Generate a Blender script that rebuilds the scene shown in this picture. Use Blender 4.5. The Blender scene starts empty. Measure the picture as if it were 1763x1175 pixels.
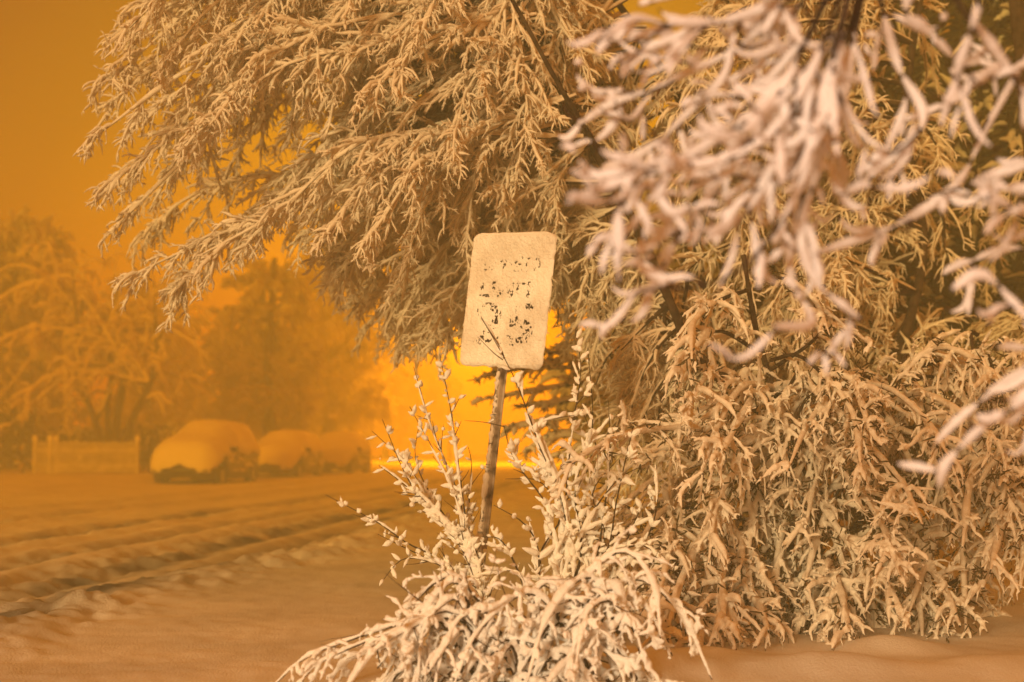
import bpy, math, random
import numpy as np
from mathutils import Vector, Matrix

S = bpy.context.scene
COL = S.collection
rng = np.random.default_rng(7)
random.seed(7)

# ------------------------------------------------------------------ camera
FPX = 2449.0
PITCH = math.atan(182 / FPX)
CAM = np.array([0, 0, 1.05])
cd = bpy.data.cameras.new('camera')
cd.lens = 50; cd.sensor_width = 36
cd.clip_start = .05; cd.clip_end = 2000
cd.dof.use_dof = True
cd.dof.focus_distance = 7.7
cd.dof.aperture_fstop = 1.65
cd.dof.aperture_blades = 0
co = bpy.data.objects.new('camera', cd); COL.objects.link(co)
co.location = CAM; co.rotation_euler = (math.pi / 2 + PITCH, 0, 0)
S.camera = co

# ------------------------------------------------------------------ light
w = bpy.data.worlds.new('World'); S.world = w; w.use_nodes = True
nt = w.node_tree; nt.nodes.clear()
o_ = nt.nodes.new('ShaderNodeOutputWorld'); bg = nt.nodes.new('ShaderNodeBackground')
nt.links.new(bg.outputs[0], o_.inputs[0])
# low snow clouds lit by the town's sodium lamps: brighter towards the street's far end, plus added fill overhead and behind
tc = nt.nodes.new('ShaderNodeTexCoord')
dotn = nt.nodes.new('ShaderNodeVectorMath'); dotn.operation = 'DOT_PRODUCT'
dotn.inputs[1].default_value = Vector((-.02, 1, .0)).normalized()
nt.links.new(tc.outputs['Generated'], dotn.inputs[0])
mr = nt.nodes.new('ShaderNodeMapRange'); mr.inputs[1].default_value = -1; mr.inputs[2].default_value = 1
nt.links.new(dotn.outputs['Value'], mr.inputs[0])
cr = nt.nodes.new('ShaderNodeValToRGB')
cr.color_ramp.elements[0].position = 0.0; cr.color_ramp.elements[0].color = (.42, .115, .02, 1)
cr.color_ramp.elements[1].position = 1.0; cr.color_ramp.elements[1].color = (2.6, 1.5, .18, 1)
for ps, cl in ((.5, (.58, .146, .012)), (.88, (.42, .155, .006)), (.95, (.25, .066, .001)), (.97, (.42, .20, .008)), (.988, (.95, .55, .03)), (.9965, (1.7, 1.05, .10))):
    e = cr.color_ramp.elements.new(ps); e.color = (*cl, 1)
nt.links.new(mr.outputs[0], cr.inputs[0]); nt.links.new(cr.outputs[0], bg.inputs[0])
bg.inputs[1].default_value = 1.12

sd = bpy.data.lights.new('sun', 'SUN'); sd.energy = 3.1; sd.angle = math.radians(12); sd.color = (1, .81, .83)
so = bpy.data.objects.new('sun', sd); COL.objects.link(so)
# from behind the camera, a little to the left and above
sdir = Vector((.40, 1, -.20)).normalized()
so.rotation_euler = sdir.to_track_quat('-Z', 'Y').to_euler()
so.location = (-3, -10, 8)

S.view_settings.view_transform = 'Standard'; S.view_settings.look = 'None'
S.view_settings.exposure = 0; S.view_settings.gamma = 1
S.render.engine = 'CYCLES'
S.cycles.max_bounces = 6; S.cycles.diffuse_bounces = 4; S.cycles.glossy_bounces = 2
S.cycles.transmission_bounces = 2; S.cycles.volume_bounces = 1; S.cycles.transparent_max_bounces = 4
S.cycles.use_denoising = True
S.cycles.sample_clamp_indirect = 4

# ------------------------------------------------------------------ helpers
cp, sp = math.cos(PITCH), math.sin(PITCH)

def P(px, py, Y):
    """world point seen at full-size pixel (px, py), at forward distance Y"""
    u = (px - 881.5) / FPX; v = -(py - 587.5) / FPX
    dy = cp - v * sp; dz = sp + v * cp
    k = Y / dy
    return np.array([u * k, Y, CAM[2] + dz * k])

def PV(pts): return np.array([P(*p) for p in pts])

def pmat(name, color, rough=.8, spec=.3, nodes=None):
    m = bpy.data.materials.new(name); m.use_nodes = True
    b = m.node_tree.nodes['Principled BSDF']
    b.inputs['Base Color'].default_value = (*color, 1); b.inputs['Roughness'].default_value = rough
    b.inputs['Specular IOR Level'].default_value = spec
    if nodes: nodes(m.node_tree, b)
    return m

def noise_col(c1, c2, scale, detail=4, lo=.4, hi=.6, bump=0, bscale=None, dist=.02, stretch=None):
    def f(t, b):
        tc = t.nodes.new('ShaderNodeTexCoord'); n = t.nodes.new('ShaderNodeTexNoise')
        n.inputs['Scale'].default_value = scale; n.inputs['Detail'].default_value = detail
        src = tc.outputs['Object']
        if stretch:
            mp = t.nodes.new('ShaderNodeMapping'); mp.inputs['Scale'].default_value = stretch
            t.links.new(src, mp.inputs[0]); src = mp.outputs[0]
        t.links.new(src, n.inputs['Vector'])
        r = t.nodes.new('ShaderNodeValToRGB')
        r.color_ramp.elements[0].position = lo; r.color_ramp.elements[0].color = (*c1, 1)
        r.color_ramp.elements[1].position = hi; r.color_ramp.elements[1].color = (*c2, 1)
        t.links.new(n.outputs['Fac'], r.inputs[0]); t.links.new(r.outputs[0], b.inputs['Base Color'])
        if bump:
            n2 = t.nodes.new('ShaderNodeTexNoise'); n2.inputs['Scale'].default_value = bscale or scale * 2
            n2.inputs['Detail'].default_value = 5
            t.links.new(src, n2.inputs['Vector'])
            bp = t.nodes.new('ShaderNodeBump'); bp.inputs['Strength'].default_value = bump
            bp.inputs['Distance'].default_value = dist
            t.links.new(n2.outputs['Fac'], bp.inputs['Height']); t.links.new(bp.outputs[0], b.inputs['Normal'])
    return f

SNOW = pmat('snow', (.85, .84, .83), .75, .2, noise_col((.84, .83, .82), (.92, .915, .91), 9, bump=.5, bscale=60, dist=.01))  # extra white, so the near boughs look lit from close by
SNOWS = pmat('plastered_sign_snow', (.85, .83, .82), .7, .3, noise_col((.74, .70, .66), (.88, .87, .86), 5, bump=.25, bscale=30, dist=.006))
SNOWT = pmat('twig_snow', (.82, .80, .78), .8, .15, noise_col((.66, .57, .49), (.82, .76, .70), 14, lo=.3, hi=.6))  # light's fall-off put into the colour: darker, warmer than the near snow
SNOWG = pmat('ground_snow', (.8, .79, .78), .85, .1, noise_col((.62, .59, .56), (.74, .71, .68), 1.2, bump=.5, bscale=75, dist=.012))
BARK = pmat('bark', (.05, .03, .02), .9, .2, noise_col((.03, .017, .010), (.075, .048, .030), 12, bump=.6, bscale=40))
TWIG = pmat('twig_bark', (.075, .038, .018), .85, .2)
DARKG = pmat('evergreen_foliage', (.05, .045, .02), .9, .1, noise_col((.035, .030, .012), (.075, .06, .03), 6))
OLIVE = pmat('evergreen_sprig', (.09, .065, .025), .9, .1)

def mesh_from(name, V, F, mat, parent=None, smooth=True, mats=None, midx=None):
    me = bpy.data.meshes.new(name)
    V = np.asarray(V, np.float32); F = np.asarray(F, np.int32)
    k = F.shape[1]
    me.vertices.add(len(V)); me.vertices.foreach_set('co', V.ravel())
    me.loops.add(F.size); me.loops.foreach_set('vertex_index', F.ravel())
    me.polygons.add(len(F)); me.polygons.foreach_set('loop_start', np.arange(0, F.size, k, dtype=np.int32))
    me.polygons.foreach_set('loop_total', np.full(len(F), k, np.int32))
    me.polygons.foreach_set('use_smooth', np.full(len(F), smooth))
    for m in (mats or [mat]): me.materials.append(m)
    if midx is not None: me.polygons.foreach_set('material_index', np.asarray(midx, np.int32))
    me.update(calc_edges=True)
    o = bpy.data.objects.new(name, me); COL.objects.link(o)
    if parent: o.parent = parent
    return o

def thing(name, label, cat, loc=(0, 0, 0), group=None):
    o = bpy.data.objects.new(name, None); COL.objects.link(o); o.location = loc
    o.empty_display_size = .2
    o['label'] = label; o['category'] = cat
    if group: o['group'] = group
    return o

def tag(o, label, cat, group=None):
    o['label'] = label; o['category'] = cat
    if group: o['group'] = group

def clump(o, voxel, amp=.004, scale=.02):
    """fuse overlapping lumps into one crust with a grainy, uneven skin"""
    m = o.modifiers.new('fuse', 'REMESH'); m.mode = 'VOXEL'; m.voxel_size = voxel; m.use_smooth_shade = True
    m = o.modifiers.new('soften', 'SMOOTH'); m.iterations = 2; m.factor = .5
    tx = bpy.data.textures.new('snow_grain', 'CLOUDS'); tx.noise_scale = scale; tx.noise_depth = 2
    m = o.modifiers.new('grain', 'DISPLACE'); m.texture = tx; m.strength = amp; m.mid_level = .5; m.texture_coords = 'LOCAL'
    return o

def kind(o, k): o['kind'] = k; return o

class Buf:
    """collects quads of many shapes into one mesh"""
    def __init__(s): s.V = []; s.F = []; s.n = 0
    def add(s, V, F):
        s.V.append(np.asarray(V).reshape(-1, 3)); s.F.append(np.asarray(F).reshape(-1, 4) + s.n); s.n += len(s.V[-1])
    def build(s, name, mat, parent=None, smooth=True, world=False):
        if not s.V: return None
        off = np.array(parent.location) if world else 0      # world: the points were laid out in world space
        return mesh_from(name, np.concatenate(s.V) - off, np.concatenate(s.F), mat, parent, smooth)
    def box(s, c, d, R=None, ax=None):
        x, y, z = np.array(d) / 2
        v = np.array([[i, j, k] for k in (-z, z) for j in (-y, y) for i in (-x, x)])
        if R is not None: v = v @ np.asarray(R).T
        s.add(v + np.array(c), [[0, 2, 3, 1], [4, 5, 7, 6], [0, 1, 5, 4], [2, 6, 7, 3], [0, 4, 6, 2], [1, 3, 7, 5]])

def nrm(v): return v / np.maximum(np.linalg.norm(v, axis=-1, keepdims=True), 1e-9)

def tangents(C):
    T = np.empty_like(C); T[:, 1:-1] = C[:, 2:] - C[:, :-2]; T[:, 0] = C[:, 1] - C[:, 0]; T[:, -1] = C[:, -1] - C[:, -2]
    return nrm(T)

def tubes(buf, C, R, k=5, up=0.0, tall=1.0):
    """C [M,n,3] centre lines, R [M,n] radii; up lifts the centre by up*R (snow lying on a twig)"""
    if len(C) == 0: return
    T = tangents(C)
    z = np.array([0, 0, 1.0]); sd_ = np.cross(T, z); bad = np.linalg.norm(sd_, axis=-1) < .05
    sd_[bad] = np.array([1, 0, 0]); sd_ = nrm(sd_); U = nrm(np.cross(sd_, T))
    M, n = R.shape
    a = np.arange(k) * 2 * math.pi / k
    c = C + np.array([0, 0, 1.0]) * (R * up)[..., None]
    V = c[:, :, None, :] + R[:, :, None, None] * (np.cos(a)[None, None, :, None] * sd_[:, :, None, :] + tall * np.sin(a)[None, None, :, None] * U[:, :, None, :])
    i = np.arange(M)[:, None, None] * n * k; j = np.arange(n - 1)[None, :, None] * k; q = np.arange(k)[None, None, :]
    q2 = (q + 1) % k
    F = np.stack([i + j + q, i + j + q2, i + j + k + q2, i + j + k + q], -1).reshape(-1, 4)
    buf.add(V.reshape(-1, 3), F)

def spline(pts, n):
    """Catmull-Rom through pts, n samples evenly spaced"""
    p = np.asarray(pts, float); p = np.vstack([2 * p[0] - p[1], p, 2 * p[-1] - p[-2]])
    out = []
    for i in range(1, len(p) - 2):
        t = np.linspace(0, 1, 12, endpoint=False)[:, None]
        a, b, c, d = p[i - 1], p[i], p[i + 1], p[i + 2]
        out.append(.5 * (2 * b + (c - a) * t + (2 * a - 5 * b + 4 * c - d) * t ** 2 + (-a + 3 * b - 3 * c + d) * t ** 3))
    out = np.vstack(out + [p[-2][None]])
    s = np.r_[0, np.cumsum(np.linalg.norm(np.diff(out, axis=0), axis=1))]
    u = np.linspace(0, s[-1], n)
    return np.stack([np.interp(u, s, out[:, i]) for i in range(out.shape[1])], -1)

def spawn(C, dens, length, ang=.9, droop=.25, n=6, wob=.12, t0=.1, t1=1.0, planar=.35, taper=.55, curl=0.0):
    """children along the centre lines C; returns [K,n,3] and lengths"""
    M, m, _ = C.shape
    seg = np.linalg.norm(np.diff(C, axis=1), axis=-1); tot = seg.sum(1)
    cnt = rng.poisson(np.maximum(tot * (t1 - t0) * dens, 0))
    idx = np.repeat(np.arange(M), cnt); K = len(idx)
    if K == 0: return np.zeros((0, n, 3)), np.zeros(0)
    t = rng.uniform(t0, t1, K); f = t * (m - 1); i = np.minimum(f.astype(int), m - 2); fr = (f - i)[:, None]
    p = C[idx, i] * (1 - fr) + C[idx, i + 1] * fr
    T = nrm(C[idx, i + 1] - C[idx, i])
    z = np.array([0, 0, 1.0])
    side = np.cross(T, z); side[np.linalg.norm(side, axis=1) < .1] = [1, 0, 0]; side = nrm(side); up = nrm(np.cross(side, T))
    phi = rng.normal(0, planar * math.pi, K) + math.pi * rng.integers(0, 2, K)
    perp = np.cos(phi)[:, None] * side + np.sin(phi)[:, None] * up
    a = np.clip(rng.normal(ang, .25, K), .2, 1.6)[:, None]
    D = nrm(np.cos(a) * T + np.sin(a) * perp)
    L = length * rng.uniform(.5, 1.25, K) * (1 - taper * t)
    out = np.empty((K, n, 3)); out[:, 0] = p; st = (L / (n - 1))[:, None]
    dr = droop * rng.uniform(.3, 1.6, K)[:, None]
    for j in range(1, n):
        out[:, j] = out[:, j - 1] + D * st
        g = dr * (1 - curl * j / (n - 1))
        D = nrm(D - z * g + rng.normal(0, wob, (K, 3)))
    return out, L

def snow_r(C, base, lump=.3, tip=.2, root=.7, flat=.5):
    M, n, _ = C.shape
    T = tangents(C); h = np.sqrt(np.clip(1 - T[..., 2] ** 2, 0, 1))
    prof = np.ones(n); prof[0] = root; prof[-1] = tip
    if n > 4: prof[-2] = .75
    b = base if np.ndim(base) == 0 else base[:, None]
    return b * prof * (flat + (1 - flat) * h) * rng.uniform(1 - lump, 1 + lump, (M, n)) * rng.uniform(.75, 1.25, (M, 1))

def taper_r(n, r0, r1, M=1): return np.tile(np.linspace(r0, r1, n), (M, 1))

def arc_limb(a, b, rise=.15, n=14, wob=.03):
    a = np.asarray(a, float); b = np.asarray(b, float)
    L = np.linalg.norm(b - a); m = (a + b) / 2 + np.array([0, 0, rise * L]) + rng.normal(0, wob * L, 3)
    q = a + (b - a) * .78 + np.array([0, 0, rise * L * .75]) + rng.normal(0, wob * L * .6, 3)
    return spline([a, m, q, b], n)

def snowy_limbs(limbs, bark, snow, twig, r0=.03, r1=.006, s0=.03, d1=9, L1=.6, d2=22, L2=.17, d3=0, L3=.07,
                droop1=.25, droop2=.2, rs1=.016, rs2=.012, rs3=.01, k=5, ang=.8, planar=.35, bare=.3, curl=0):
    """limbs [M,n,3] -> bark tubes in bark/twig bufs, snow in the snow buf"""
    M, n, _ = limbs.shape
    tubes(bark, limbs, taper_r(n, r0, r1, M), 6)
    tubes(snow, limbs, snow_r(limbs, s0, .25, .4, .8) * np.linspace(1, .6, n), 6, up=.55)
    c1, l1 = spawn(limbs, d1, L1, ang, droop1, 9, .10, .08, 1, planar, .5, curl)
    tubes(twig, c1, taper_r(9, .006, .0025, len(c1)), 3)
    tubes(snow, c1, snow_r(c1, rs1, .3, .25), k, up=.5, tall=1.15)
    c2, l2 = spawn(c1, d2, L2, .75, droop2, 5, .14, .06, 1, planar + .1, .4, curl)
    sel = rng.random(len(c2)) < bare
    tubes(twig, c2[sel], taper_r(5, .003, .0015, sel.sum()), 3)
    tubes(snow, c2, snow_r(c2, rs2, .35, .15), 4, up=.4, tall=1.1)
    if d3:
        c3, l3 = spawn(c2, d3, L3, .8, droop2, 3, .1, .1, 1, .5, .3)
        tubes(snow, c3, snow_r(c3, rs3, .3, .1)[:, :3], 4, up=.3)
    return c1, c2

# ------------------------------------------------------------------ ground
def RU(x, y): return x - .12 * y          # across the street

def smooth_noise(x, y, sc, seed):
    r = np.random.default_rng(seed); g = r.random((64, 64))
    u = (x / sc) % 63; v = (y / sc) % 63
    i = np.floor(u).astype(int); j = np.floor(v).astype(int); a = u - i; b = v - j
    a = a * a * (3 - 2 * a); b = b * b * (3 - 2 * b)
    return (g[i, j] * (1 - a) * (1 - b) + g[(i + 1) % 64, j] * a * (1 - b) + g[i, (j + 1) % 64] * (1 - a) * b + g[(i + 1) % 64, (j + 1) % 64] * a * b) - .5

def gz(x, y):
    u = RU(x, y)
    z = smooth_noise(x, y, 2.3, 1) * .05 + smooth_noise(x, y, .6, 2) * .012 + smooth_noise(x, y, .09, 8) * .010
    fade = 1 / (1 + (y / 45) ** 2)
    wav = .25 * np.sin(y * .22) + .2 * np.sin(y * .09 + 1)
    chop = .6 * smooth_noise(x, y, .27, 3) + .5 * smooth_noise(x, y, .13, 4) + .5 * smooth_noise(x, y, .07, 5)
    for c, wd, dp in ((-7.35, .22, .05), (-7.0, .12, .02), (-6.0, .18, .035), (-4.95, .22, .055), (-5.3, .12, .02), (-9.4, .25, .04), (-10.9, .25, .03)):
        g = np.exp(-((u - c - wav * .35) / wd) ** 2)
        z = z - dp * g + .035 * np.exp(-((np.abs(u - c - wav * .35) - wd * 1.9) / .15) ** 2) + g * chop * .08
    z = z + .03 * chop * (u < -4) * (u > -12.5)
    # ploughed ridge of clods along the near kerb, a rut inside it
    r = np.exp(-((u + 3.75 - .15 * np.sin(y * .5)) / .42) ** 2); z = z + r * (.06 + .13 * chop * (1 + 1.2 * smooth_noise(x, y, .9, 9)))
    r = np.exp(-((u + 4.35 - .15 * np.sin(y * .5)) / .25) ** 2); z = z - r * .05
    z = z + .02 / (1 + np.exp(-(u + 3.3) / .25))
    z = z + .14 / (1 + np.exp((u + 15.2) / .4))
    # mounds under the trees on the right
    for mx, my, sx, sy, h in ((1.45, 6.5, .38, .25, .10), (2.2, 6.6, .3, .3, .05), (.95, 6.9, .3, .25, .05), (2.9, 6.8, .5, .3, .07), (1.9, 7.3, .25, .2, .07), (-.05, 6.4, .6, .35, .10), (.55, 6.5, .4, .3, .08)):
        z = z + h * np.exp(-((x - mx) / sx) ** 2 - ((y - my) / sy) ** 2)
    return z

gy = np.concatenate([np.linspace(-1.2, 3, 12, endpoint=False), np.geomspace(3, 160, 620)])
gs = np.concatenate([-np.geomspace(.9, .0008, 260), np.geomspace(.0008, .9, 260)])
gs = np.linspace(-1, 1, 560)
GX = gs[None, :] * (3.0 + gy[:, None].clip(0) * .42); GX = np.where(np.abs(gs)[None, :] > .999, np.sign(gs)[None, :] * 68, GX)
GY = np.repeat(gy[:, None], len(gs), 1)
GZ = gz(GX, GY)
ny, nx = GX.shape
ii = (np.arange(ny - 1)[:, None] * nx + np.arange(nx - 1)[None, :])
GF = np.stack([ii, ii + 1, ii + nx + 1, ii + nx], -1).reshape(-1, 4)
g = mesh_from('snow_covered_ground', np.stack([GX, GY, GZ], -1).reshape(-1, 3), GF, SNOWG); kind(g, 'structure')
# grey dirty packed snow in the wheel tracks plus painted rut shade, as a surface attribute
DU = RU(GX, GY); WV = .35 * (.25 * np.sin(GY * .22) + .2 * np.sin(GY * .09 + 1)); dirt_shade = 0 * DU
for c, wd, k_ in ((-7.35, .30, .9), (-6.0, .26, .55), (-4.95, .30, .9), (-4.2, .28, .8), (-9.4, .3, .4), (-10.9, .3, .3)):
    dirt_shade = np.maximum(dirt_shade, k_ * np.exp(-((DU - c - WV) / wd) ** 2))
dirt_shade = np.clip(dirt_shade * (.85 + .9 * smooth_noise(GX, GY, .5, 6) + .5 * smooth_noise(GX, GY, .15, 7)), 0, 1)
at = g.data.attributes.new('slush_shade', 'FLOAT', 'POINT'); at.data.foreach_set('value', dirt_shade.ravel().astype(np.float32))
t_ = SNOWG.node_tree; b_ = t_.nodes['Principled BSDF']; src = b_.inputs['Base Color'].links[0].from_socket
an = t_.nodes.new('ShaderNodeAttribute'); an.attribute_name = 'slush_shade'
mx = t_.nodes.new('ShaderNodeMix'); mx.data_type = 'RGBA'; t_.links.new(an.outputs['Fac'], mx.inputs['Factor'])
t_.links.new(src, mx.inputs['A']); mx.inputs['B'].default_value = (.11, .10, .095, 1); t_.links.new(mx.outputs['Result'], b_.inputs['Base Color'])

def ground_at(x, y): return float(gz(np.array(x, float), np.array(y, float)))

# ------------------------------------------------------------------ speed limit sign
PA = pmat('white_sign_sheet', (.72, .70, .66), .5, .4)
INK = pmat('black_sign_lettering', (.025, .02, .022), .5, .3)
POSTM = pmat('weathered_steel', (.2, .16, .13), .7, .4, noise_col((.08, .05, .035), (.42, .34, .27), 16, 6, .38, .6, bump=.5, bscale=80, dist=.004))
ya, ti, ro = -.69429466, -.08428689, .07764107
RS = np.array((Matrix.Rotation(ya, 3, 'Z') @ Matrix.Rotation(ti, 3, 'X') @ Matrix.Rotation(ro, 3, 'Y')))
SC = np.array([-.02876, 8.1225, 1.88922])
HW, HH = .305, .381
sign = thing('speed_limit_sign', 'leaning speed limit 25 sign plastered with snow on a steel post', 'road sign', SC)

def rrect(w_, h_, r, n=8):
    pts = []
    for cx, cz, a0 in ((w_ - r, h_ - r, 0), (-w_ + r, h_ - r, 90), (-w_ + r, -h_ + r, 180), (w_ - r, -h_ + r, 270)):
        for q in range(n + 1):
            a = math.radians(a0 + 90 * q / n); pts.append((cx + r * math.cos(a), cz + r * math.sin(a)))
    return np.array(pts)

def plate(name, w_, h_, r, y0, y1, mat, parent):
    c = rrect(w_, h_, r); n = len(c)
    me = bpy.data.meshes.new(name)
    V = [(x, y0, z) for x, z in c] + [(x, y1, z) for x, z in c]
    F = [list(range(n)), list(range(2 * n - 1, n - 1, -1))] + [[i, i + n, (i + 1) % n + n, (i + 1) % n] for i in range(n)]
    V = (np.array(V) @ RS.T)
    me.from_pydata([tuple(v) for v in V], [], F); me.materials.append(mat); me.update()
    o = bpy.data.objects.new(name, me); COL.objects.link(o); o.parent = parent
    return o
plate('panel', HW, HH, .04, -.002, .002, PA, sign)
# thin black border line
bb = Buf(); c1 = rrect(HW - .012, HH - .012, .034); c2 = rrect(HW - .024, HH - .024, .026); n = len(c1)
V = np.array([(x, -.0045, z) for x, z in c1] + [(x, -.0045, z) for x, z in c2]) @ RS.T
bb.add(V, [[i, (i + 1) % n, (i + 1) % n + n, i + n] for i in range(n)])
bb.build('border', INK, sign, False)

# raised lettering is as deep as the snow is thin: it shows only where the plastered snow wears through
def letters(txt, size, cz, width, depth, name, fat):
    cu = bpy.data.curves.new('t', 'FONT'); cu.body = txt; cu.size = size; cu.align_x = 'CENTER'; cu.align_y = 'CENTER'
    cu.offset = fat; cu.extrude = depth / 2; cu.space_character = 1.06
    to = bpy.data.objects.new('t', cu); COL.objects.link(to)
    dg = bpy.context.evaluated_depsgraph_get(); me = bpy.data.meshes.new_from_object(to.evaluated_get(dg))
    bpy.data.objects.remove(to)
    co_ = np.empty(len(me.vertices) * 3, np.float32); me.vertices.foreach_get('co', co_); co_ = co_.reshape(-1, 3)
    ww = co_[:, 0].max() - co_[:, 0].min(); co_[:, 0] -= (co_[:, 0].max() + co_[:, 0].min()) / 2
    co_[:, 1] -= (co_[:, 1].max() + co_[:, 1].min()) / 2
    q = np.stack([co_[:, 0] * width / ww, -.0035 - depth / 2 + -co_[:, 2], co_[:, 1] + cz], -1) @ RS.T
    me.vertices.foreach_set('co', q.astype(np.float32).ravel()); me.update()
    me.materials.clear(); me.materials.append(INK)
    o = bpy.data.objects.new(name, me); COL.objects.link(o); o.parent = sign; return o
letters('SPEED', .125, HH - .762 * .225, .45, .003, 'lettering', .003)
letters('LIMIT', .125, HH - .762 * .42, .42, .003, 'lettering', .003)
letters('25', .33, HH - .762 * .685, .44, .003, 'lettering', .009)

def plaster(lx, lz):
    """snow thickness over the face"""
    n1 = smooth_noise(lx * 10 + 5, lz * 10 + 9, .22, 11) + 1.0 * smooth_noise(lx * 10, lz * 10, .08, 12)
    n2 = smooth_noise(lx * 10 + 30, lz * 10, 1.1, 13)
    th = .0107 + .0075 * n1 + .004 * n2
    top = np.clip((lz - HH + .10) / .08, 0, 1); th = th + .008 * top
    bot = np.clip((-HH + .055 - lz) / .05, 0, 1); th = th + .004 * bot
    # the rows of letters: snow slumps off raised ink in patches
    for z0, hw_, dpt in ((HH - .762 * .225, .05, .0032), (HH - .762 * .42, .05, .0042), (HH - .762 * .685, .14, .0052)):
        th = th - dpt * np.exp(-((lz - z0) / hw_) ** 4) * (np.abs(lx) < .225)
    th = th - .0035 * (smooth_noise(lx * 10, lz * 10 + 44, .05, 17) > .27) * (np.abs(lx) < .2)
    return np.maximum(th, .0012)
nu, nv = 300, 380
us = np.linspace(-1, 1, nu); vs = np.linspace(-1, 1, nv)
U_, V_ = np.meshgrid(us, vs)
# map the square onto a rounded rectangle a little bigger than the panel
W2, H2, rr = HW + .007, HH + .009, .045
X = U_ * W2; Z = V_ * H2
dx = np.maximum(np.abs(X) - (W2 - rr), 0); dz = np.maximum(np.abs(Z) - (H2 - rr), 0)
mx_ = np.maximum(dx, dz); ln = np.sqrt(dx * dx + dz * dz) + 1e-9
X = np.sign(X) * (np.minimum(np.abs(X), W2 - rr) + dx * mx_ / ln); Z = np.sign(Z) * (np.minimum(np.abs(Z), H2 - rr) + dz * mx_ / ln)
edge = 1 - np.maximum(np.abs(U_), np.abs(V_)) ; ef = np.clip(edge / .05, 0, 1) ** .5
wob = .003 * smooth_noise(X * 10 + 7, Z * 10, .25, 21) * (1 - ef) * 2
X = X + wob * np.sign(X) * 2; Z = Z + wob * np.sign(Z) * 2
th = plaster(X, Z) * ef + .0 * ef
Q = np.stack([X, -.002 - th + (1 - ef) * .006, Z], -1).reshape(-1, 3) @ RS.T
ii = (np.arange(nv - 1)[:, None] * nu + np.arange(nu - 1)[None, :])
mesh_from('snow_crust', Q, np.stack([ii, ii + 1, ii + nu + 1, ii + nu], -1).reshape(-1, 4), SNOWS, None).parent = sign
# the loose pillow along the panel's top edge
pb = Buf(); xs = np.linspace(-HW + .03, HW - .03, 22)
pl = np.stack([xs, np.full(22, -.004), np.full(22, HH + .004)], -1) @ RS.T
tubes(pb, pl[None], (np.r_[.004, np.full(20, 1.0), .004] * .010 * rng.uniform(.8, 1.2, 22))[None], 8)
pb.build('snow_cap', SNOWS, sign)

# U-channel post
pz = np.linspace(-HH - 1.60, HH - .06, 60); ch = np.array([(-.038, .026), (-.024, .026), (-.018, .004), (.018, .004), (.024, .026), (.038, .026), (.038, .030), (.021, .030), (.015, .008), (-.015, .008), (-.021, .030), (-.038, .030)])
V = np.array([[(x, y, z) for x, y in ch] for z in pz]).reshape(-1, 3) @ RS.T
n = len(ch); ii = np.arange(len(pz) - 1)[:, None] * n; j = np.arange(n)[None]
F = np.stack([ii + j, ii + (j + 1) % n, ii + n + (j + 1) % n, ii + n + j], -1).reshape(-1, 4)
mesh_from('post', V, F, POSTM, None, False).parent = sign
hb = Buf()
for z in np.arange(-HH - 1.5, -HH, .0508):
    a = np.arange(8) * math.pi / 4
    hb.add(np.array([(.0055 * math.cos(t), .0025, z + .0055 * math.sin(t)) for t in a]) @ RS.T, [[0, 1, 2, 3], [0, 3, 4, 5], [0, 5, 6, 7]])
hb.build('bolt_hole', INK, sign, False)['kind'] = 'stuff'
sb = Buf()
zz = -HH - .03
while zz > -HH - 1.3:
    L = rng.uniform(.03, .16); m = 9
    C = np.stack([rng.normal(0, .0025, m) - .002, np.full(m, .002), np.linspace(zz, zz - L, m)], -1) @ RS.T
    prof = np.sin(np.linspace(.25, math.pi - .2, m)) ** .5 * rng.uniform(.6, 1.2, m) * rng.uniform(.012, .024)
    tubes(sb, C[None], prof[None], 7); zz -= L * rng.uniform(.7, 1.3)
o = sb.build('post_snow', SNOWT, sign)

# ------------------------------------------------------------------ parked cars
CARP = pmat('dark_car_paint', (.02, .02, .025), .35, .5)
TYRE = pmat('tyre_rubber', (.02, .02, .02), .9, .2)
RIM = pmat('wheel_rim', (.45, .45, .46), .4, .5)
GLASS = pmat('car_window_glass', (.02, .025, .03), .1, .6)
LAMPM = pmat('headlight_lens', (.5, .5, .5), .2, .6)
TRIM = pmat('black_trim', (.02, .02, .02), .6, .3)

def interp(xs, tab):
    t = np.array(tab); return np.interp(xs, t[:, 0], t[:, 1])

def loft(xs, ring, name, mat, parent):
    """ring(x) -> [k,2] (y,z)"""
    R_ = [ring(x) for x in xs]; k = len(R_[0])
    V = np.array([[(x, y, z) for y, z in r] for x, r in zip(xs, R_)]).reshape(-1, 3)
    F = []
    for i in range(len(xs) - 1):
        for j in range(k - 1): F.append([i * k + j, i * k + j + 1, (i + 1) * k + j + 1, (i + 1) * k + j])
    n0 = len(V); V = np.vstack([V, [V[:k].mean(0)], [V[-k:].mean(0)]])
    for j in range(k - 1):
        F.append([n0, j + 1, j, n0]); b = (len(xs) - 1) * k; F.append([n0 + 1, b + j, b + j + 1, n0 + 1])
    me = bpy.data.meshes.new(name); me.from_pydata([tuple(v) for v in V], [], [tuple(dict.fromkeys(f)) for f in F])
    me.materials.append(mat); me.polygons.foreach_set('use_smooth', [True] * len(me.polygons)); me.update()
    o = bpy.data.objects.new(name, me); COL.objects.link(o); o.parent = parent
    return o

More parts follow.
